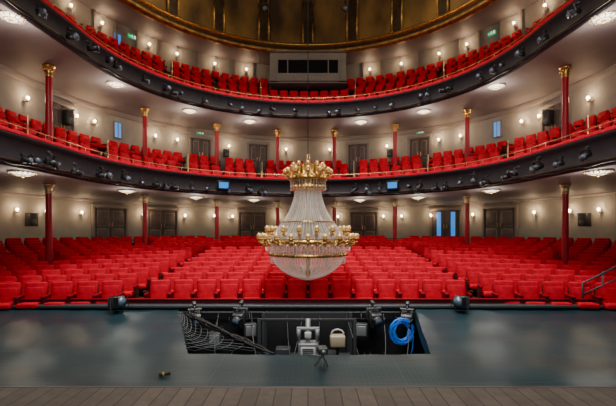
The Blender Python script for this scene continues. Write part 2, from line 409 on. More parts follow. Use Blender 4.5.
def joined():
    bm = bmesh.new(); mats = []
    for nm, me in SP.items():
        for off in ([(-0.25, 0, 0.6), (0.25, 0, 0.6)] if nm == 'armrest' else [(0, 0, 0)]):
            t = bmesh.new(); t.from_mesh(me); bmesh.ops.translate(t, vec=off, verts=t.verts)
            mp = {v: bm.verts.new(v.co) for v in t.verts}
            for f in t.faces:
                mm = me.materials[f.material_index]
                if mm not in mats: mats.append(mm)
                nf = bm.faces.new([mp[v] for v in f.verts]); nf.material_index = mats.index(mm); nf.smooth = f.smooth
            t.free()
    me = bpy.data.meshes.new('theater_seat'); bm.to_mesh(me); bm.free()
    for m_ in mats: me.materials.append(m_)
    return me
SJ = joined()
seats = []
G0 = 'stalls seats'; L0 = 'red velvet tip-up theatre seat in a stalls row'
for i in range(13):
    D = 9.45+0.87*i; k = kx(D); P = 0.535
    for sgn in (-1, 1):
        x = P/2
        while x < 10:
            dy = -2*k*x; ds = P/math.sqrt(1+dy*dy)
            aisle = (3.85 < x < 4.36) and i < 9
            X = sgn*x; y = D-k*x*x
            ok = not aisle and inwall(X, y, W1, 0.9) and x/y < 0.83
            for (cx, cy) in colpos:
                if (cx-X)**2+(cy-y)**2 < 0.52**2: ok = False
            if ok:
                seats.append((X, y, fz(D, X), -sgn*math.atan(2*k*x), G0, L0, 1.0))
            x += ds
def balc(F, W, TS, Z, gaps, rows, G, L, pitch=0.48, skip=None):
    for r in rows:
        t = lerp(TS[r], TS[r+1], 0.60 if r == 0 else 0.45); c = lerp(F[0], W[0], t); R = lerp(F[1], W[1], t)
        pts = [U(c, R, k/4000) for k in range(4001)]; acc = pitch
        for a, b_ in zip(pts, pts[1:]):
            acc += math.hypot(b_[0]-a[0], b_[1]-a[1])
            if acc >= pitch:
                x, y, nx, ny = b_
                sl = x/y
                if abs(sl) > 0.84: continue
                if any(abs(abs(sl)-g0) < w for g0, w in gaps): continue
                if skip and skip(x, y, r): continue
                if any((cx-x)**2+(cy-y)**2 < 0.48**2 for cx, cy in colpos) and F is F1: continue
                acc = 0
                seats.append((x, y, Z[r], facing(nx, ny), G, L, 0.86))
balc(F1, W2, TS1, Z1, [(0.115, 0.022), (0.205, 0.010), (0.30, 0.018), (0.50, 0.02), (0.62, 0.012)], (0, 1, 2, 3, 4), 'balcony seats', 'red velvet theatre seat on the stepped first balcony')
balc(F2, W3, TS2, Z2, [(0.118, 0.008), (0.22, 0.008), (0.34, 0.012), (0.55, 0.015)], (0, 1, 2, 3, 4), 'gallery seats', 'red velvet theatre seat on the steep upper gallery', skip=lambda x, y, r: abs(x) < 2.15 and r > 2)
seats.sort(key=lambda q: q[0]**2+q[1]**2+q[2]**2)
NDET, NIND = 96, 300
rest = []
def M_seat(q): return Matrix.Translation(q[:3]) @ Matrix.Rotation(q[3], 4, 'Z') @ Matrix.Scale(q[6], 4)
for n, q in enumerate(seats):
    if n < NDET:
        e = empty('theater_seat', q[:3], q[3], label=q[5], category='seat', group=q[4]); e.scale = (q[6],)*3
        for nm in ('backrest', 'seat', 'frame'): obj(nm, SP[nm], e)
        obj('armrest', SP['armrest'], e, (-0.25, 0, 0.6)); obj('armrest', SP['armrest'], e, (0.25, 0, 0.6))
    elif n < NIND:
        o = obj('theater_seat', SJ, None, q[:3], (0, 0, q[3]), label=q[5], category='seat', group=q[4]); o.scale = (q[6],)*3
    else: rest.append(q)
bm = bmesh.new()
for q in rest:
    nv = len(bm.verts); bm.from_mesh(SJ); bm.verts.ensure_lookup_table()
    bmesh.ops.transform(bm, matrix=M_seat(q), verts=bm.verts[nv:])
me = bpy.data.meshes.new('theater_seat_rows'); bm.to_mesh(me); bm.free()
for m_ in SJ.materials: me.materials.append(m_)
obj('theater_seat_rows', me, kind='stuff', label='distant rows of red velvet theatre seats', category='seat')
print('seats', len(seats), 'rest', len(rest))

# ---------------------------------------------------------------- doors
def door(n, W, sl, z, w=1.3, h=1.9, lit=False):
    s, (x, y, nx, ny) = at_slope(*W, sl); rz = facing(nx, ny)
    e = empty('door_%d' % n, (x-nx*0.06, y-ny*0.06, z), rz, kind='structure')
    b = B()
    b.box((-w/2-0.06, 0, h/2), (0.12, 0.14, h), M['doorframe'], 0.01); b.box((w/2+0.06, 0, h/2), (0.12, 0.14, h), M['doorframe'], 0.01)
    b.box((0, 0, h+0.07), (w+0.24, 0.16, 0.14), M['doorframe'], 0.01); obj('door_frame', b.mesh('f'), e)
    for sg in (-1, 1):
        b = B(); b.box((sg*w/4, 0.01, h/2), (w/2-0.015, 0.06, h-0.01), M['doorwood'], 0.004)
        if lit:
            b.box((sg*w/4+0.02, -0.025, h*0.52), (0.22, 0.02, h*0.85), M['bluelit'], 0.004)
        else:
            for zz, hh in ((0.25*h, 0.32*h), (0.70*h, 0.42*h)):
                b.box((sg*w/4, -0.025, zz), (w/2-0.22, 0.02, hh), M['doorframe'], 0.008); b.box((sg*w/4, -0.032, zz), (w/2-0.27, 0.02, hh-0.06), M['doorwood'], 0.004)
        obj('door_leaf', b.mesh('l'), e)
        b = B(); b.cyl((sg*0.07, -0.07, h*0.45), (sg*0.07, -0.07, h*0.58), 0.015, 0.015, M['brass'], 8); b.box((sg*0.07, -0.045, h*0.5), (0.03, 0.05, 0.16), M['brass']); obj('door_handle', b.mesh('h'), e)
dn = 1
for sl, lit in ((-0.495, False), (-0.365, False), (-0.14, False), (0.14, False), (0.345, True), (0.48, False)):
    s, (x, y, nx, ny) = at_slope(*W1, sl); z = floor_at(x-nx*.1, y-ny*.1)+0.02
    door(dn, W1, sl, z, w=1.45, h=0.96-z, lit=lit); dn += 1
for sl in (-0.62, -0.27, -0.125, 0.125, 0.28, 0.62):
    door(dn, W2, sl, Z1[-1]+0.01, w=0.95, h=1.6); dn += 1
wn = 1
for W, sl, z in ((W2, -0.478, 3.75), (W2, 0.475, 3.8), (W3, -0.478, 7.5)):
    s, (x, y, nx, ny) = at_slope(*W, sl)
    e = empty('window_%d' % wn, (x-nx*0.05, y-ny*0.05, z), facing(nx, ny), kind='structure'); wn += 1
    b = B(); b.box((0, 0, 0.3), (0.30, 0.03, 0.6), M['bluelit']); obj('pane', b.mesh('p'), e)
    b = B()
    for dx in (-0.17, 0, 0.17): b.box((dx, -0.01, 0.3), (0.04 if dx else 0.02, 0.06, 0.66), M['doorframe'])
    for dz in (-0.02, 0.62): b.box((0, -0.01, dz), (0.38, 0.06, 0.04), M['doorframe'])
    obj('window_frame', b.mesh('wf'), e)
loft('baseboard_stalls', [(12, 10.97, -0.55), (12, 10.93, -0.53), (12, 10.93, -0.47), (12, 10.97, -0.45)], M['doorframe'])
loft('trim_70', [(12, 8.98, 4.6), (12, 8.9, 4.66), (12, 8.88, 4.80)], M['doorframe'])
loft('trim_71', [(12, 10.98, 1.2), (12, 10.9, 1.24), (12, 10.88, 1.31)], M['doorframe'])

# ---------------------------------------------------------------- ceiling lamps (faceted starburst bowls)
b = B(); b.rev([(0.0, 0.0), (0.27, 0.0), (0.30, -0.015), (0.28, -0.04), (0.24, -0.045)], M['palegold'], 28)
for k in range(20):
    a = 2*pi*k/20; b.sph((0.275*math.cos(a), 0.275*math.sin(a), -0.035), 0.024, M['palegold'], (1, 1, 1), 6, 4)
rim = b.mesh('lamp_rim')
b = B(); b.rev([(0.24, -0.035), (0.21, -0.065), (0.14, -0.09), (0.06, -0.10), (0.0, -0.10)], M['lamp'], 20, smooth=False)
b.sph((0, 0, -0.105), 0.045, M['palegold'], (1, 1, 1), 8, 6)
for k in range(12):
    a = 2*pi*k/12; b.tube([(r*math.cos(a), r*math.sin(a), z) for r, z in ((0.24, -0.04), (0.21, -0.07), (0.14, -0.095), (0.02, -0.105))], 0.012, M['palegold'], 4)
b.rev([(0.155, -0.088), (0.155, -0.102), (0.13, -0.102)], M['palegold'], 20)
bowl = b.mesh('lamp_bowl')
def plamp(name, loc, e, col, r, parent=None):
    l = bpy.data.lights.new(name, 'POINT'); l.energy = e; l.color = col; l.shadow_soft_size = r
    o = bpy.data.objects.new(name, l); COL.objects.link(o); o.location = loc
    if parent: o.parent = parent
LSL = ([-0.7125, -0.4525, -0.28, -0.135, 0.13, 0.275, 0.4575, 0.725], [-0.7425, -0.48, -0.295, -0.145, 0.132, 0.29, 0.47, 0.74])
for sls, H, F, en in ((LSL[0], H1+0.05, (11.6, 6.35), 40), (LSL[1], H2+0.05, (11.8, 6.5), 62)):
    for sl in sls:
        s, (x, y, nx, ny) = at_slope(*F, sl)
        e = empty('ceiling_lamp', (x, y, H), label='round crystal bowl ceiling lamp on the balcony underside', category='lamp', group='balcony ceiling lamps')
        obj('lamp_rim', rim, e); obj('lamp_bowl', bowl, e); plamp('bulb', (0, 0, -0.42), en, (1, 0.88, 0.74), 0.2, e)

# ---------------------------------------------------------------- wall sconces
b = B(); b.rev([(0, 0.02), (0.05, 0), (0.05, -0.02), (0, -0.03)], M['brass'], 12)
b.cyl((0, -0.0, 0), (0, -0.12, -0.02), 0.012, 0.012, M['brass'], 6)
b.cyl((0, -0.12, -0.04), (0, -0.12, 0.04), 0.03, 0.045, M['brass'], 10); br_me = b.mesh('bracket')
b = B(); b.sph((0, -0.12, 0.09), 0.052, M['bulb'], (1, 1, 1.15), 12, 8); bl_me = b.mesh('bulb_globe')
def sconce(W, sl, z, en):
    s, (x, y, nx, ny) = at_slope(*W, sl)
    e = empty('wall_sconce', (x-nx*0.01, y-ny*0.01, z), facing(nx, ny), label='small brass wall sconce with a glowing warm globe', category='lamp', group='wall sconces')
    obj('bracket', br_me, e); obj('globe', bl_me, e)
    plamp('bulb', (0, -0.25, 0.14), en, (1, 0.70, 0.40), 0.05, e)
for sl in (0.735, 0.66, 0.57, 0.415, 0.31, 0.235, 0.19, 0.075):
    for sg in (-1, 1): sconce(W1, sg*sl, 0.62, 21)
for sl in (0.71, 0.585, 0.54, 0.385, 0.33, 0.20, 0.055):
    for sg in (-1, 1): sconce(W2, sg*sl, 4.05, 21)
for sl in (0.60, 0.52, 0.40, 0.33, 0.235, 0.155):
    for sg in (-1, 1): sconce(W3, sg*sl, 8.1, 15)

# ---------------------------------------------------------------- control booth
e = empty('control_booth', (0, 20.15, 6.42), label='grey control booth with a long dark window at the gallery back', category='booth')
b = B()
yf = -0.8
b.box((0, 0, 0.69), (3.7, 1.6, 0.14), M['booth'], 0.01); b.box((0, 0, 1.97), (3.7, 1.6, 0.40), M['booth'], 0.01)
for sg in (-1, 1): b.box((sg*1.65, 0, 1.2), (0.40, 1.6, 1.15), M['booth'], 0.01)
b.box((0, 0.7, 1.2), (3.2, 0.1, 1.1), M['black'])
b.box((0, yf-0.02, 0.92), (3.0, 0.06, 0.38), M['booth'], 0.01)
b.box((0, yf-0.03, 0.64), (3.75, 0.08, 0.05), M['doorframe']); b.box((0, yf-0.03, 2.15), (3.8, 0.1, 0.05), M['doorframe'])
obj('booth_body', b.mesh('bb'), e)
b = B(); b.box((0, yf+0.05, 1.44), (2.95, 0.03, 0.68), M['glassdark']); obj('window_pane', b.mesh('bw'), e)
b = B()
for x in (-0.98, 0, 0.98): b.box((x, yf+0.02, 1.44), (0.05, 0.05, 0.68), M['booth'])
obj('window_frame', b.mesh('bf'), e)

# ---------------------------------------------------------------- stage spotlights
b = B(); b.cyl((0, -0.16, 0), (0, 0.12, 0), 0.085, 0.075, M['black'], 14); b.cyl((0, -0.20, 0), (0, -0.16, 0), 0.10, 0.10, M['black'], 14); b.box((0, 0.06, 0.06), (0.10, 0.12, 0.06), M['black'], 0.01)
sp_body = b.mesh('spot_body')
b = B(); b.box((0, 0.0, 0), (0.20, 0.28, 0.21), M['darkgrey'], 0.015); b.cyl((0, -0.21, 0), (0, -0.13, 0), 0.095, 0.09, M['darkgrey'], 14)
for k in range(4): b.box((0, -0.06+k*0.05, 0.112), (0.16, 0.015, 0.012), M['black'])
b.box((-0.11, -0.22, 0), (0.008, 0.10, 0.18), M['black'], rz=0.4); b.box((0.11, -0.22, 0), (0.008, 0.10, 0.18), M['black'], rz=-0.4)
sp_box = b.mesh('spot_box_body')
b = B(); b.cyl((0, -0.216, 0), (0, -0.200, 0), 0.08, 0.08, M['lens'], 14); sp_lens = b.mesh('spot_lens')
b = B(); b.box((-0.115, 0, 0.06), (0.012, 0.04, 0.22), M['black']); b.box((0.115, 0, 0.06), (0.012, 0.04, 0.22), M['black']); b.box((0, 0, 0.17), (0.24, 0.04, 0.014), M['black'])
b.cyl((0, 0, 0.17), (0, 0.10, 0.20), 0.018, 0.018, M['black'], 8); b.box((0, 0.12, 0.20), (0.06, 0.10, 0.08), M['black'], 0.01)
sp_yoke = b.mesh('spot_yoke')
sp_yoke2 = sp_yoke.copy(); sp_yoke2.materials[0] = M['darkgrey']
def spot(loc, rz, rx=0.0, sc=1.0, up=False, label='black stage spotlight clamped to the balcony front', group='balcony spotlights', grey=False):
    o = empty('spotlight', loc, rz, label=label, category='spotlight', group=group); o.rotation_euler = (rx, 0, rz); o.scale = (sc,)*3
    for nm, me in (('body', sp_box if grey else sp_body), ('lens', sp_lens), ('yoke', sp_yoke2 if grey else sp_yoke)):
        c = obj(nm, me, o)
        if up and nm == 'yoke': c.rotation_euler = (0, pi, 0)
    return o
for F, z, sls in ((F1, 1.42, (0.70, 0.685, 0.64, 0.58, 0.52, 0.505, 0.455, 0.41, 0.37, 0.355, 0.33, 0.28, 0.245, 0.19, 0.16, 0.145, 0.13, 0.10, 0.045)), (F2, 4.95, (0.68, 0.66, 0.60, 0.54, 0.49, 0.475, 0.42, 0.36, 0.345, 0.31, 0.27, 0.20, 0.16, 0.12, 0.08, 0.04))):
    for sl in sls:
        for sg in (-1, 1):
            s2 = sg*sl+random.uniform(-0.012, 0.012)
            s, (x, y, nx, ny) = at_slope(F[0], F[1]-0.24, s2)
            spot((x, y, z+random.uniform(-0.04, 0.12)), facing(nx, ny)+random.uniform(-0.7, 0.7), random.uniform(-0.1, 0.5), random.uniform(0.62, 0.98))
for F, z in ((F1, 1.30), (F2, 4.80)):
    b = B(); pts = []
    for k in range(241):
        x, y, nx, ny = U(F[0], F[1]-0.12, 0.08+0.84*k/240); pts.append((x, y, z+0.03*abs(math.sin(k*0.45))))
    b.tube(pts, 0.012, M['black'], 5); obj('lighting_cable', b.mesh('lc'), label='black cable swagged along the balcony front', category='cable')
for sg in (-1, 1):
    s, (x, y, nx, ny) = at_slope(F1[0], F1[1]-0.14, sg*0.212)
    e = empty('monitor', (x, y, 1.62), facing(nx, ny), label='small blue-lit monitor on the balcony front', category='monitor')
    b = B(); b.box((0, 0, 0), (0.46, 0.07, 0.34), M['black'], 0.01); b.box((0, 0.06, 0), (0.1, 0.08, 0.1), M['black']); obj('case', b.mesh('c'), e)
    b = B(); b.box((0, -0.038, 0), (0.36, 0.01, 0.22), M['bluelit']); obj('screen', b.mesh('s'), e)

def speaker(W, sl, z, m, w=0.3, h=0.5):
    s, (x, y, nx, ny) = at_slope(W[0], W[1]-0.2, sl)
    e = empty('loudspeaker', (x, y, z), facing(nx, ny), label='black box loudspeaker bracketed to the plaster wall', category='speaker')
    b = B(); b.box((0, 0, 0), (w, 0.24, h), m, 0.015); obj('cabinet', b.mesh('c'), e)
    b = B(); b.box((0, -0.125, 0), (w-0.05, 0.02, h-0.05), M['black'], 0.005); b.cyl((0, -0.13, -h*0.18), (0, -0.142, -h*0.18), w*0.32, w*0.28, M['darkgrey'], 16); obj('grille', b.mesh('g'), e)
    b = B(); b.box((0, 0.15, 0), (0.06, 0.09, 0.06), M['black']); obj('bracket', b.mesh('b'), e)
for sg in (-1, 1):
    speaker(W2, sg*0.60, 3.95, M['black']); speaker(W1, sg*0.69, 0.35, M['black'], 0.36, 0.5)
    speaker(W2, sg*0.205, 3.75, M['black'], 0.25, 0.4)

def exit_sign(W, sl, z):
    s, (x, y, nx, ny) = at_slope(W[0], W[1]-0.05, sl)
    e = empty('exit_sign', (x, y, z), facing(nx, ny), label='green emergency exit sign with running figure', category='sign')
    b = B(); b.box((0, 0, 0), (0.36, 0.06, 0.17), M['green'], 0.008); obj('panel', b.mesh('p'), e)
    b = B(); yy = -0.034
    b.sph((0.0, yy, 0.060), 0.016, M['signwhite'], (1, .3, 1), 8, 6)
    for p, q in (((0, 0.04), (-0.03, -0.01)), ((-0.03, -0.01), (0.03, -0.04)), ((0.03, -0.04), (0.02, -0.075)), ((-0.03, -0.01), (-0.07, -0.055)), ((0, 0.035), (0.05, 0.01)), ((0, 0.035), (-0.05, 0.025))):
        b.cyl((p[0], yy, p[1]), (q[0], yy, q[1]), 0.008, 0.008, M['signwhite'], 6)
    b.box((0.12, yy, 0), (0.06, 0.006, 0.12), M['signwhite']); b.box((-0.12, yy, 0), (0.07, 0.006, 0.018), M['signwhite'])
    obj('pictogram', b.mesh('p'), e)
exit_sign(W3, 0.46, 8.25); exit_sign(W3, -0.44, 8.25); exit_sign(W2, -0.27, 4.66); exit_sign(W2, 0.28, 4.66)

# ---------------------------------------------------------------- chandelier
CX, CY = 0.0, 9.5
e = empty('chandelier', (CX, CY, 0.0), label='large gilded crystal chandelier hanging low over the stalls', category='chandelier')
f = 9.5/400
def Z(y): return (229-y)*f
b = B()
b.rev([(0.0, Z(162)), (0.03, Z(163)), (0.05, Z(168)), (0.03, Z(174)), (0.10, Z(178)), (0.05, Z(184)), (0.04, Z(270)), (0.08, Z(272)), (0.05, Z(277)), (0.0, Z(281))], M['gold'], 16)
obj('central_stem', b.mesh('stem'), e)
def ring(name, y, r, th, m=None, teeth=0):
    b = B(); z = Z(y); m = m or M['gold']
    b.rev([(r-th, z+th), (r, z+th*1.3), (r+th*.8, z+th), (r+th, z), (r+th*.8, z-th), (r, z-th*1.3), (r-th, z-th), (r-th, z+th)], m, 64)
    for k in range(teeth):
        a = 2*pi*k/teeth; b.sph(((r+th)*math.cos(a), (r+th)*math.sin(a), z), th*0.8, m, (1, 1, 1.3), 8, 6)
    return obj(name, b.mesh(name), e)
ring('crown_ring', 188, 0.34, 0.05, teeth=24)
ring('upper_ring', 179, 0.42, 0.035, teeth=24)
ring('candle_ring', 241, 0.99, 0.034, teeth=48)
ring('lower_ring', 254, 0.89, 0.028, teeth=40)
ring('canopy_ring', 222, 0.62, 0.012)
b = B()
for k in range(16):
    a = 2*pi*k/16; ca, sa = math.cos(a), math.sin(a)
    pts = [(0.30*ca, 0.30*sa, Z(187)), (0.36*ca, 0.36*sa, Z(181)), (0.31*ca, 0.31*sa, Z(174)), (0.40*ca, 0.40*sa, Z(167)), (0.44*ca, 0.44*sa, Z(166))]
    b.tube(pts, [0.04, 0.06, 0.045, 0.03, 0.012], M['gold'], 8)
    b.sph((0.36*ca, 0.36*sa, Z(177)), 0.03, M['gold'], (1, 1, 1.6), 8, 6)
b.rev([(0.10, Z(163)), (0.16, Z(168)), (0.26, Z(172)), (0.24, Z(178)), (0.30, Z(187))], M['gold'], 24)
obj('crown', b.mesh('crown'), e)
b = B()
for k in range(36):
    a = 2*pi*k/36; ca, sa = math.cos(a), math.sin(a); r0 = 1.05; z0 = Z(241)
    pts = [((r0+0.08*math.cos(t*0.6))*ca, (r0+0.08*math.cos(t*0.6))*sa, z0-0.02-0.09*math.sin(t*0.6)*(1-t/14)) for t in range(10)]
    b.tube(pts, 0.011, M['gold'], 6)
    a2 = a+pi/36; b.cyl((1.03*math.cos(a2), 1.03*math.sin(a2), z0-0.05), (1.03*math.cos(a2), 1.03*math.sin(a2), z0-0.16), 0.016, 0.004, M['gold'], 6)
obj('scrollwork', b.mesh('scroll'), e)
def strands(name, n, prof, r, h, step, ph=0.0):
    b = B()
    tot = [0]
    for (r0, z0), (r1, z1) in zip(prof, prof[1:]): tot.append(tot[-1]+math.hypot(r1-r0, z1-z0))
    nb = int(tot[-1]/step)
    for k in range(n):
        a = 2*pi*(k+ph)/n
        for j in range(nb+1):
            d = tot[-1]*j/nb
            for i in range(len(prof)-1):
                if d <= tot[i+1]+1e-9:
                    t = (d-tot[i])/(tot[i+1]-tot[i]); rr = lerp(prof[i][0], prof[i+1][0], t); zz = lerp(prof[i][1], prof[i+1][1], t); break
            b.oct((rr*math.cos(a), rr*math.sin(a), zz), r, h, M['crystal'])
    o = obj(name, b.mesh(name), e); o['kind'] = 'stuff'; return o
def curve(pts, n=14):
    out = []
    for i in range(n+1):
        t = i/n*(len(pts)-1); k = min(int(t), len(pts)-2); u = t-k
        p0 = pts[max(k-1, 0)]; p1 = pts[k]; p2 = pts[k+1]; p3 = pts[min(k+2, len(pts)-1)]
        out.append(tuple(0.5*((2*p1[j])+(-p0[j]+p2[j])*u+(2*p0[j]-5*p1[j]+4*p2[j]-p3[j])*u*u+(-p0[j]+3*p1[j]-3*p2[j]+p3[j])*u**3) for j in (0, 1)))
    return out
canopy = curve([(0.30, Z(189)), (0.35, Z(200)), (0.47, Z(213)), (0.68, Z(226)), (0.94, Z(238))])
strands('crystal_canopy', 66, canopy, 0.008, 0.016, 0.029)
basket = curve([(0.90, Z(243)), (0.88, Z(254)), (0.74, Z(265)), (0.46, Z(274)), (0.10, Z(279))])
strands('crystal_basket', 68, basket, 0.010, 0.019, 0.033)
strands('crystal_fringe', 110, [(1.0, Z(243)), (1.0, Z(250))], 0.009, 0.018, 0.04)
strands('crystal_fringe', 96, [(0.90, Z(256)), (0.88, Z(262))], 0.009, 0.018, 0.04)
strands('crystal_fringe', 40, [(0.42, Z(180)), (0.42, Z(190))], 0.009, 0.02, 0.045)
inner = [(r*0.6, z) for r, z in canopy]
strands('crystal_core', 24, inner, 0.009, 0.018, 0.034)
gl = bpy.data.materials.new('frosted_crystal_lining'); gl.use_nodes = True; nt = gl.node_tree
bs = nt.nodes['Principled BSDF']; bs.inputs['Base Color'].default_value = (0.36, 0.33, 0.28, 1); bs.inputs['Roughness'].default_value = 0.22; bs.inputs['Emission Color'].default_value = (1, .82, .6, 1); bs.inputs['Emission Strength'].default_value = 0.04  # shell behind the strands, faint warm glow put into its material
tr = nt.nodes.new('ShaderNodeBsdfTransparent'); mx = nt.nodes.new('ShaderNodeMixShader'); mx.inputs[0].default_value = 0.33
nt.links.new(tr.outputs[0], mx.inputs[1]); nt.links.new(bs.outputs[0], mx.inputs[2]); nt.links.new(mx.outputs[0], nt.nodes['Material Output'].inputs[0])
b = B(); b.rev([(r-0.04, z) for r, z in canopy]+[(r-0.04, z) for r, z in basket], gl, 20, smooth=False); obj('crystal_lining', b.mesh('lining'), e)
def arms(n, r0, r1, y, s, ph=0):
    b = B(); z = Z(y)
    pts = []
    for t in range(9):
        u = t/8; pts.append((lerp(r0, r1, u), 0, z-0.10*s*math.sin(pi*u)+0.02*u))
    b.tube(pts, 0.018*s, M['gold'], 6)
    b.tube([(r0+0.06*s+0.05*s*math.cos(a)*(1-a/12), 0, z+0.06*s+0.05*s*math.sin(a)*(1-a/12)) for a in [k*0.7 for k in range(10)]], 0.012*s, M['gold'], 6)
    b.rev([(0.0, 0.0), (0.03*s, 0.0), (0.06*s, 0.04*s), (0.065*s, 0.055*s), (0.03*s, 0.05*s)], M['gold'], 12, c=(r1, 0, z))
    b.sph((r1, 0, z-0.04*s), 0.035*s, M['gold'], (1, 1, 1), 10, 8)
    arm = b.mesh('arm')
    b = B(); b.sph((r1, 0, z+0.105*s), 0.062*s, M['globe_glow'], (1, 1, 1.0), 12, 8); can = b.mesh('globe')
    for k in range(n):
        a = 2*pi*(k+ph)/n
        o = obj('arm', arm, e, rot=(0, 0, a)); c = obj('globe', can, o)
arms(20, 1.0, 1.16, 240, 1.0)
arms(16, 0.84, 0.97, 232, 0.9, 0.5)
arms(12, 0.42, 0.54, 175, 0.9)
arms(10, 0.22, 0.36, 168, 0.75, 0.5)
b = B(); b.cyl((0, 0, Z(163)), (0, 0, 13.9), 0.008, 0.008, M['cord'], 8); obj('suspension_cable', b.mesh('cable'), e)
b = B()
for a in range(3):
    b.cyl((0.07*math.cos(a*2.1), 0.07*math.sin(a*2.1), Z(168)), (0.03*math.cos(a*2.1), 0.03*math.sin(a*2.1), Z(154)), 0.008, 0.008, M['gold'], 6)
obj('hanger', b.mesh('hanger'), e)
plamp('bulb', (0, 0, Z(225)), 12, (1, 0.84, 0.6), 0.1, e)

# ---------------------------------------------------------------- pit equipment
for (x, y, rz, sc) in ((-4.05, 8.45, 0.9, 1.15), (3.25, 8.45, -0.7, 1.15)):
    spot((x, y, on_cover(x, y)+0.18*sc), rz, -0.15, sc, up=True, label='dark stage spotlight standing on the pit edge', group='pit spotlights', grey=True)
for (x, z, rz) in ((-2.40, -1.86, 0.4), (-1.42, -1.84, -0.3), (1.38, -1.84, 0.3), (2.10, -1.86, -0.4)):
    spot((x, 8.45, z), rz, 0.4, 1.15, label='dark stage spotlight hung on the pit rail', group='pit spotlights', grey=True)
b = B(); b.tube([(-2.9+0.58*k, 8.62, -1.80) for k in range(10)], 0.022, M['pitsteel'], 8)
for x in (-2.6, -0.9, 0.9, 2.2): b.cyl((x, 8.62, -1.80), (x, 8.73, -1.80), 0.018, 0.018, M['pitsteel'], 8)
obj('pit_rail', b.mesh('pr'), label='dark steel pipe along the pit wall for hanging lights', category='rail')
for (x, z) in ((-1.22, -2.12), (1.12, -2.12), (-1.95, -2.3)):
    en = empty('flood_light', (x, 8.42, z), random.uniform(-.3, .3), label='pale grey floodlight box hung in the pit', category='light', group='pit floodlights')
    b = B(); b.box((0, 0, 0), (0.26, 0.2, 0.28), M['darkgrey'], 0.02); obj('housing', b.mesh('h'), en)
    b = B(); b.box((0, -0.105, 0), (0.2, 0.015, 0.2), M['grey'], 0.005); obj('lens', b.mesh('l'), en)
    b = B(); b.box((-0.15, 0, 0.08), (0.012, 0.05, 0.3), M['black']); b.box((0.15, 0, 0.08), (0.012, 0.05, 0.3), M['black']); b.box((0, 0, 0.23), (0.31, 0.05, 0.012), M['black']); b.cyl((0, 0, 0.22), (0, 0.17, 0.34), 0.015, 0.015, M['black'], 6); obj('yoke', b.mesh('y'), en)
en = empty('pit_lift', (0, 8.0, -3.25), label='dark steel-framed lift platform in the pit opening', category='platform')
b = B()
for x in (-0.94, 0.90):
    for y in (-0.3, 0.42): b.box((x, y, 0.75), (0.06, 0.06, 1.5), M['pitsteel'], 0.005)
for z in (0.1, 0.62, 1.50): b.box((-0.02, -0.3, z), (1.90, 0.05, 0.05), M['pitsteel'], 0.005)
obj('frame', b.mesh('f'), en)
b = B(); b.box((-0.02, 0.46, 0.75), (1.8, 0.03, 1.45), M['pitsteel'])
for x in (-0.47, 0.43): b.box((x, 0.44, 0.95), (0.80, 0.02, 0.8), M['black'], 0.005)
obj('back_panel', b.mesh('p'), en)
b = B(); b.box((-0.02, 0.1, 0.62), (1.8, 0.8, 0.05), M['darkgrey']); obj('deck', b.mesh('d'), en)
b = B(); b.cyl((0.05, 0, 0.74), (0.62, 0, 0.74), 0.09, 0.09, M['darkgrey'], 14); obj('winch_drum', b.mesh('w'), en)
b = B(); b.box((-0.5, 0.05, 0.76), (0.3, 0.25, 0.22), M['darkgrey'], 0.02); obj('winch_motor', b.mesh('w'), en)
en = empty('chain_hoist', (0, 7.35, -3.25), label='light grey chain hoist machine on a post', category='hoist')
b = B(); b.box((0, 0, 1.02), (0.36, 0.28, 0.32), M['grey'], 0.02); b.box((0, -0.15, 1.02), (0.26, 0.02, 0.2), M['white'], 0.01)
for k in range(5): b.box((0, -0.165, 0.95+k*0.035), (0.2, 0.01, 0.012), M['darkgrey'])
obj('motor_box', b.mesh('m'), en)
b = B(); b.cyl((0, 0, 0), (0, 0, 1.6), 0.045, 0.045, M['grey'], 10); b.box((0, 0, 0.02), (0.5, 0.5, 0.04), M['black']); obj('post', b.mesh('m'), en)
b = B(); b.box((0, 0, 1.42), (0.42, 0.1, 0.05), M['grey'], 0.01)
for x in (-0.17, 0.17): b.cyl((x, -0.05, 1.42), (x, -0.05, 1.2), 0.04, 0.03, M['grey'], 8)
b.box((0, -0.06, 1.32), (0.12, 0.1, 0.1), M['white'], 0.01); obj('bracket', b.mesh('m'), en)
en = empty('junction_box', (0.55, 7.45, -2.2), label='beige junction box with looped cable', category='box')
b = B(); b.box((0, 0, 0.12), (0.28, 0.2, 0.22), M['beige'], 0.03); obj('body', b.mesh('m'), en)
b = B(); b.tube([(0.12*math.cos(a), 0, 0.23+0.1*math.sin(a)) for a in [k*pi/8 for k in range(9)]], 0.015, M['white'], 6); obj('handle', b.mesh('m'), en)
b = B(); b.box((0, 0, -0.525), (0.05, 0.05, 1.05), M['black']); obj('stand', b.mesh('m'), en)
en = empty('cable_coil', (1.92, 8.20, -2.10), 0.1, label='coiled bright blue cable hanging on the pit wall', category='cable')
b = B(); pts = []
for k in range(24*14):
    a = 2*pi*k/24; r = 0.20+0.05*math.sin(a*0.37)+0.01*math.sin(k*1.7)
    pts.append((r*math.cos(a)*0.98, 0.04*math.sin(a*0.61), r*math.sin(a)*1.1))
b.tube(pts, 0.010, M['blue'], 6); obj('loops', b.mesh('c'), en)
b = B(); b.tube([(0.15, 0, 0.05), (0.24, -0.02, -0.1), (0.22, -0.03, -0.35), (0.14, -0.02, -0.6)], 0.010, M['blue'], 6); obj('cable_tail', b.mesh('c'), en)
b = B(); b.cyl((0, 0.0, 0.2), (0, 0.48, 0.2), 0.02, 0.02, M['black'], 6); obj('hook', b.mesh('c'), en)
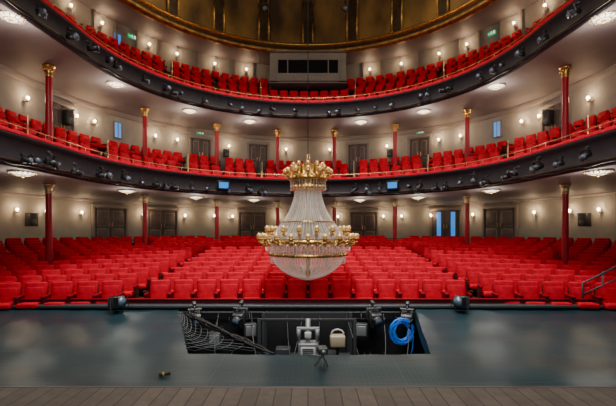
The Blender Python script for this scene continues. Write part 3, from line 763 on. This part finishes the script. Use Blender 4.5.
for x, x2 in ((-0.45, -0.2), (0.25, 0.1), (-1.9, -1.6), (1.6, 1.3), (-1.2, -0.7), (0.8, 1.2), (-0.1, -0.5), (2.1, 1.6)):
    b = B(); b.tube([(lerp(x, x2, t/10), 8.5-0.9*math.sin(pi*t/10), -1.80-0.85*math.sin(pi*t/10*0.6)) for t in range(11)], 0.008, M['darkgrey'], 6)
    obj('hanging_cable', b.mesh('hc'), label='grey cable drooping into the pit opening', category='cable', group='pit cables')
# diamond-mesh cord net
bm = bmesh.new(); n1, n2 = 22, 8
def npt(u, v):
    y = lerp(8.45, 5.60, u**0.8); x0 = xl(y)-0.03; wd_ = lerp(0.12, 1.15, u**1.4)
    return Vector((x0+wd_*v, y, -1.735-0.08*math.sin(pi*v)*math.sin(pi*min(1, u*1.1))))
gg = {(i, j): bm.verts.new(npt(i/n1, j/n2)) for i in range(n1+1) for j in range(n2+1)}
for i in range(0, n1):
    for j in range(0, n2):
        if (i+j) % 2 == 0 and i+1 < n1 and j+2 <= n2 and i >= 1:
            q4 = [gg[i, j], gg[i+1, j+1], gg[i, j+2], gg[i-1, j+1]]
            if len(set(q4)) == 4: bm.faces.new(q4)
for v in [v for v in bm.verts if not v.link_faces]: bm.verts.remove(v)
me = bpy.data.meshes.new('net'); bm.to_mesh(me); bm.free(); me.materials.append(M['net'])
o = obj('safety_net', me, label='thin grey cord safety net draped at the pit opening', category='net')
w = o.modifiers.new('w', 'WIREFRAME'); w.thickness = 0.009
b = B(); rnd = random.Random(9)
for k in range(6):
    pts = []
    for t in range(16):
        u = t/15; y = lerp(8.3, 5.62, u); x = xl(y)+lerp(0.2, 1.2, u)+0.05*math.sin(k*2+t*0.9)+rnd.uniform(-.02, .02)
        pts.append((x, y+rnd.uniform(-.03, .03), -1.78+0.03*math.sin(k*1.3+t*0.7)))
    b.tube(pts, 0.018, M['blacknet'], 6)
obj('bunched_netting', b.mesh('bn'), label='gathered rope edge of black netting across the pit opening', category='net')
zc = on_cover(0.18, 5.1)
en = empty('floor_projector', (0.18, 5.1, zc), 0.15, label='small dark projector on a low stand by the stage edge', category='projector')
b = B(); b.box((0, 0, 0.22), (0.12, 0.17, 0.08), M['darkgrey'], 0.012); b.cyl((0, -0.085, 0.22), (0, -0.115, 0.22), 0.025, 0.03, M['grey'], 12); obj('body', b.mesh('m'), en)
b = B()
for a in range(3): b.cyl((0, 0, 0.16), (0.10*math.cos(a*2.09+.5), 0.10*math.sin(a*2.09+.5), 0.0), 0.008, 0.008, M['grey'], 6)
b.cyl((0, 0, 0.12), (0, 0, 0.20), 0.012, 0.012, M['darkgrey'], 8); obj('stand', b.mesh('m'), en)
b = B(); b.tube([(0.03, 0.08, 0.20), (0.07, 0.25, 0.06), (0.02, 0.4, 0.02), (-0.1, 0.5, 0.02)], 0.008, M['grey'], 6); obj('cord', b.mesh('m'), en)
en = empty('hand_lamp', (-1.72, 4.75, on_cover(-1.72, 4.75)), 0.5, label='small black hand lamp with yellow collar', category='lamp')
b = B(); b.cyl((0, 0, 0.03), (0.08, 0, 0.03), 0.022, 0.022, M['black'], 10); b.cyl((-0.05, 0, 0.03), (0, 0, 0.03), 0.024, 0.024, M['black'], 10); obj('body', b.mesh('m'), en)
b = B(); b.cyl((-0.01, 0, 0.03), (0.01, 0, 0.03), 0.026, 0.026, M['yellow'], 10); obj('collar', b.mesh('m'), en)

en = empty('stair_handrail', (6.15, 8.95, -1.66), label='grey tubular steel handrail beside the pit steps', category='handrail')
b = B(); b.tube([(0, 0, 0), (0, 0, 0.45), (0.15, 0, 0.52), (1.2, 0, 1.05)], 0.022, M['darkgrey'], 8); b.tube([(0, 0, 0.2), (1.2, 0, 0.75)], 0.016, M['darkgrey'], 8); obj('rail', b.mesh('m'), en)
b = B()
for x in (0.45, 1.0): b.cyl((x, 0, 0), (x, 0, 0.65+x*0.4-0.12), 0.018, 0.018, M['darkgrey'], 8)
obj('post', b.mesh('m'), en)
for sg in (-1, 1):
    for F_, W_, TS_, Z_, sl in ((F1, W2, TS1, Z1, 0.70), (F1, W2, TS1, Z1, 0.50), (F1, W2, TS1, Z1, 0.30), (F1, W2, TS1, Z1, 0.115), (F2, W3, TS2, Z2, 0.34), (F2, W3, TS2, Z2, 0.118)):
        pts = []
        for t in (0.15, 0.33, 0.5, 0.67):
            s, (x, y, nx, ny) = at_slope(lerp(F_[0], W_[0], t), lerp(F_[1], W_[1], t), sg*sl)
            zf, _ = tz(F_, W_, TS_, Z_, x, y); pts.append((x, y, zf))
        b = B(); b.tube([pts[0]]+[(p[0], p[1], lerp(pts[0][2], pts[-1][2], i/3)+0.85) for i, p in enumerate(pts)]+[pts[-1]], 0.014, M['brass'], 8)
        obj('aisle_handrail', b.mesh('ah'), label='bent brass handrail beside the balcony steps', category='handrail', group='aisle handrails')
for x, y, z in ((-1.9, 18.0, 9.9), (1.65, 18.0, 9.9)):
    o = spot((x, y, z), 0, 0.4, 1.3, label='black spotlight hanging on a rod from the dome', group='dome spotlights')
    b = B(); b.cyl((0, 0, 0.17), (0, 0, 2.2), 0.012, 0.012, M['black'], 6); obj('rod', b.mesh('rod'), o)

# ---------------------------------------------------------------- lights / world
def area(loc, target, size, en, col, spread=pi):
    l = bpy.data.lights.new('area', 'AREA'); l.energy = en; l.color = col; l.shape = 'RECTANGLE'; l.size = size[0]; l.size_y = size[1]; l.spread = spread
    o = bpy.data.objects.new('fill_light', l); COL.objects.link(o); o.location = loc  # unseen fill lights added to brighten the hall, no fixtures modelled
    o.rotation_euler = (Vector(target)-Vector(loc)).to_track_quat('-Z', 'Y').to_euler()
area((0, 3.0, 10.5), (0, 15, -1), (5, 2.0), 850, (1, 0.95, 0.90), 1.5)
area((0, 0.5, 5.5), (0, 16, 1), (8, 1.5), 290, (1, 0.94, 0.88))
area((0, 12, 12.8), (0, 13, 0), (3.0, 3.0), 780, (1, 0.93, 0.84), 1.6)
for sg in (-1, 1): plamp('dome_fill', (sg*4.0, 15.0, 10.2), 210, (1, 0.78, 0.45), 0.4)  # added fill that brightens the dome and its ribs, no lamp hangs here
wd = bpy.data.worlds.new('w'); bpy.context.scene.world = wd; wd.use_nodes = True
wd.node_tree.nodes['Background'].inputs[0].default_value = (0.55, 0.85, 1.0, 1); wd.node_tree.nodes['Background'].inputs[1].default_value = 0.20

cam = bpy.data.cameras.new('cam'); cam.sensor_width = 36; cam.lens = 400/616*36; cam.shift_y = 26/616; cam.clip_start = 0.05
co = bpy.data.objects.new('camera', cam); COL.objects.link(co); co.location = (0, 0, 0); co.rotation_euler = (pi/2, 0, 0)
bpy.context.scene.camera = co
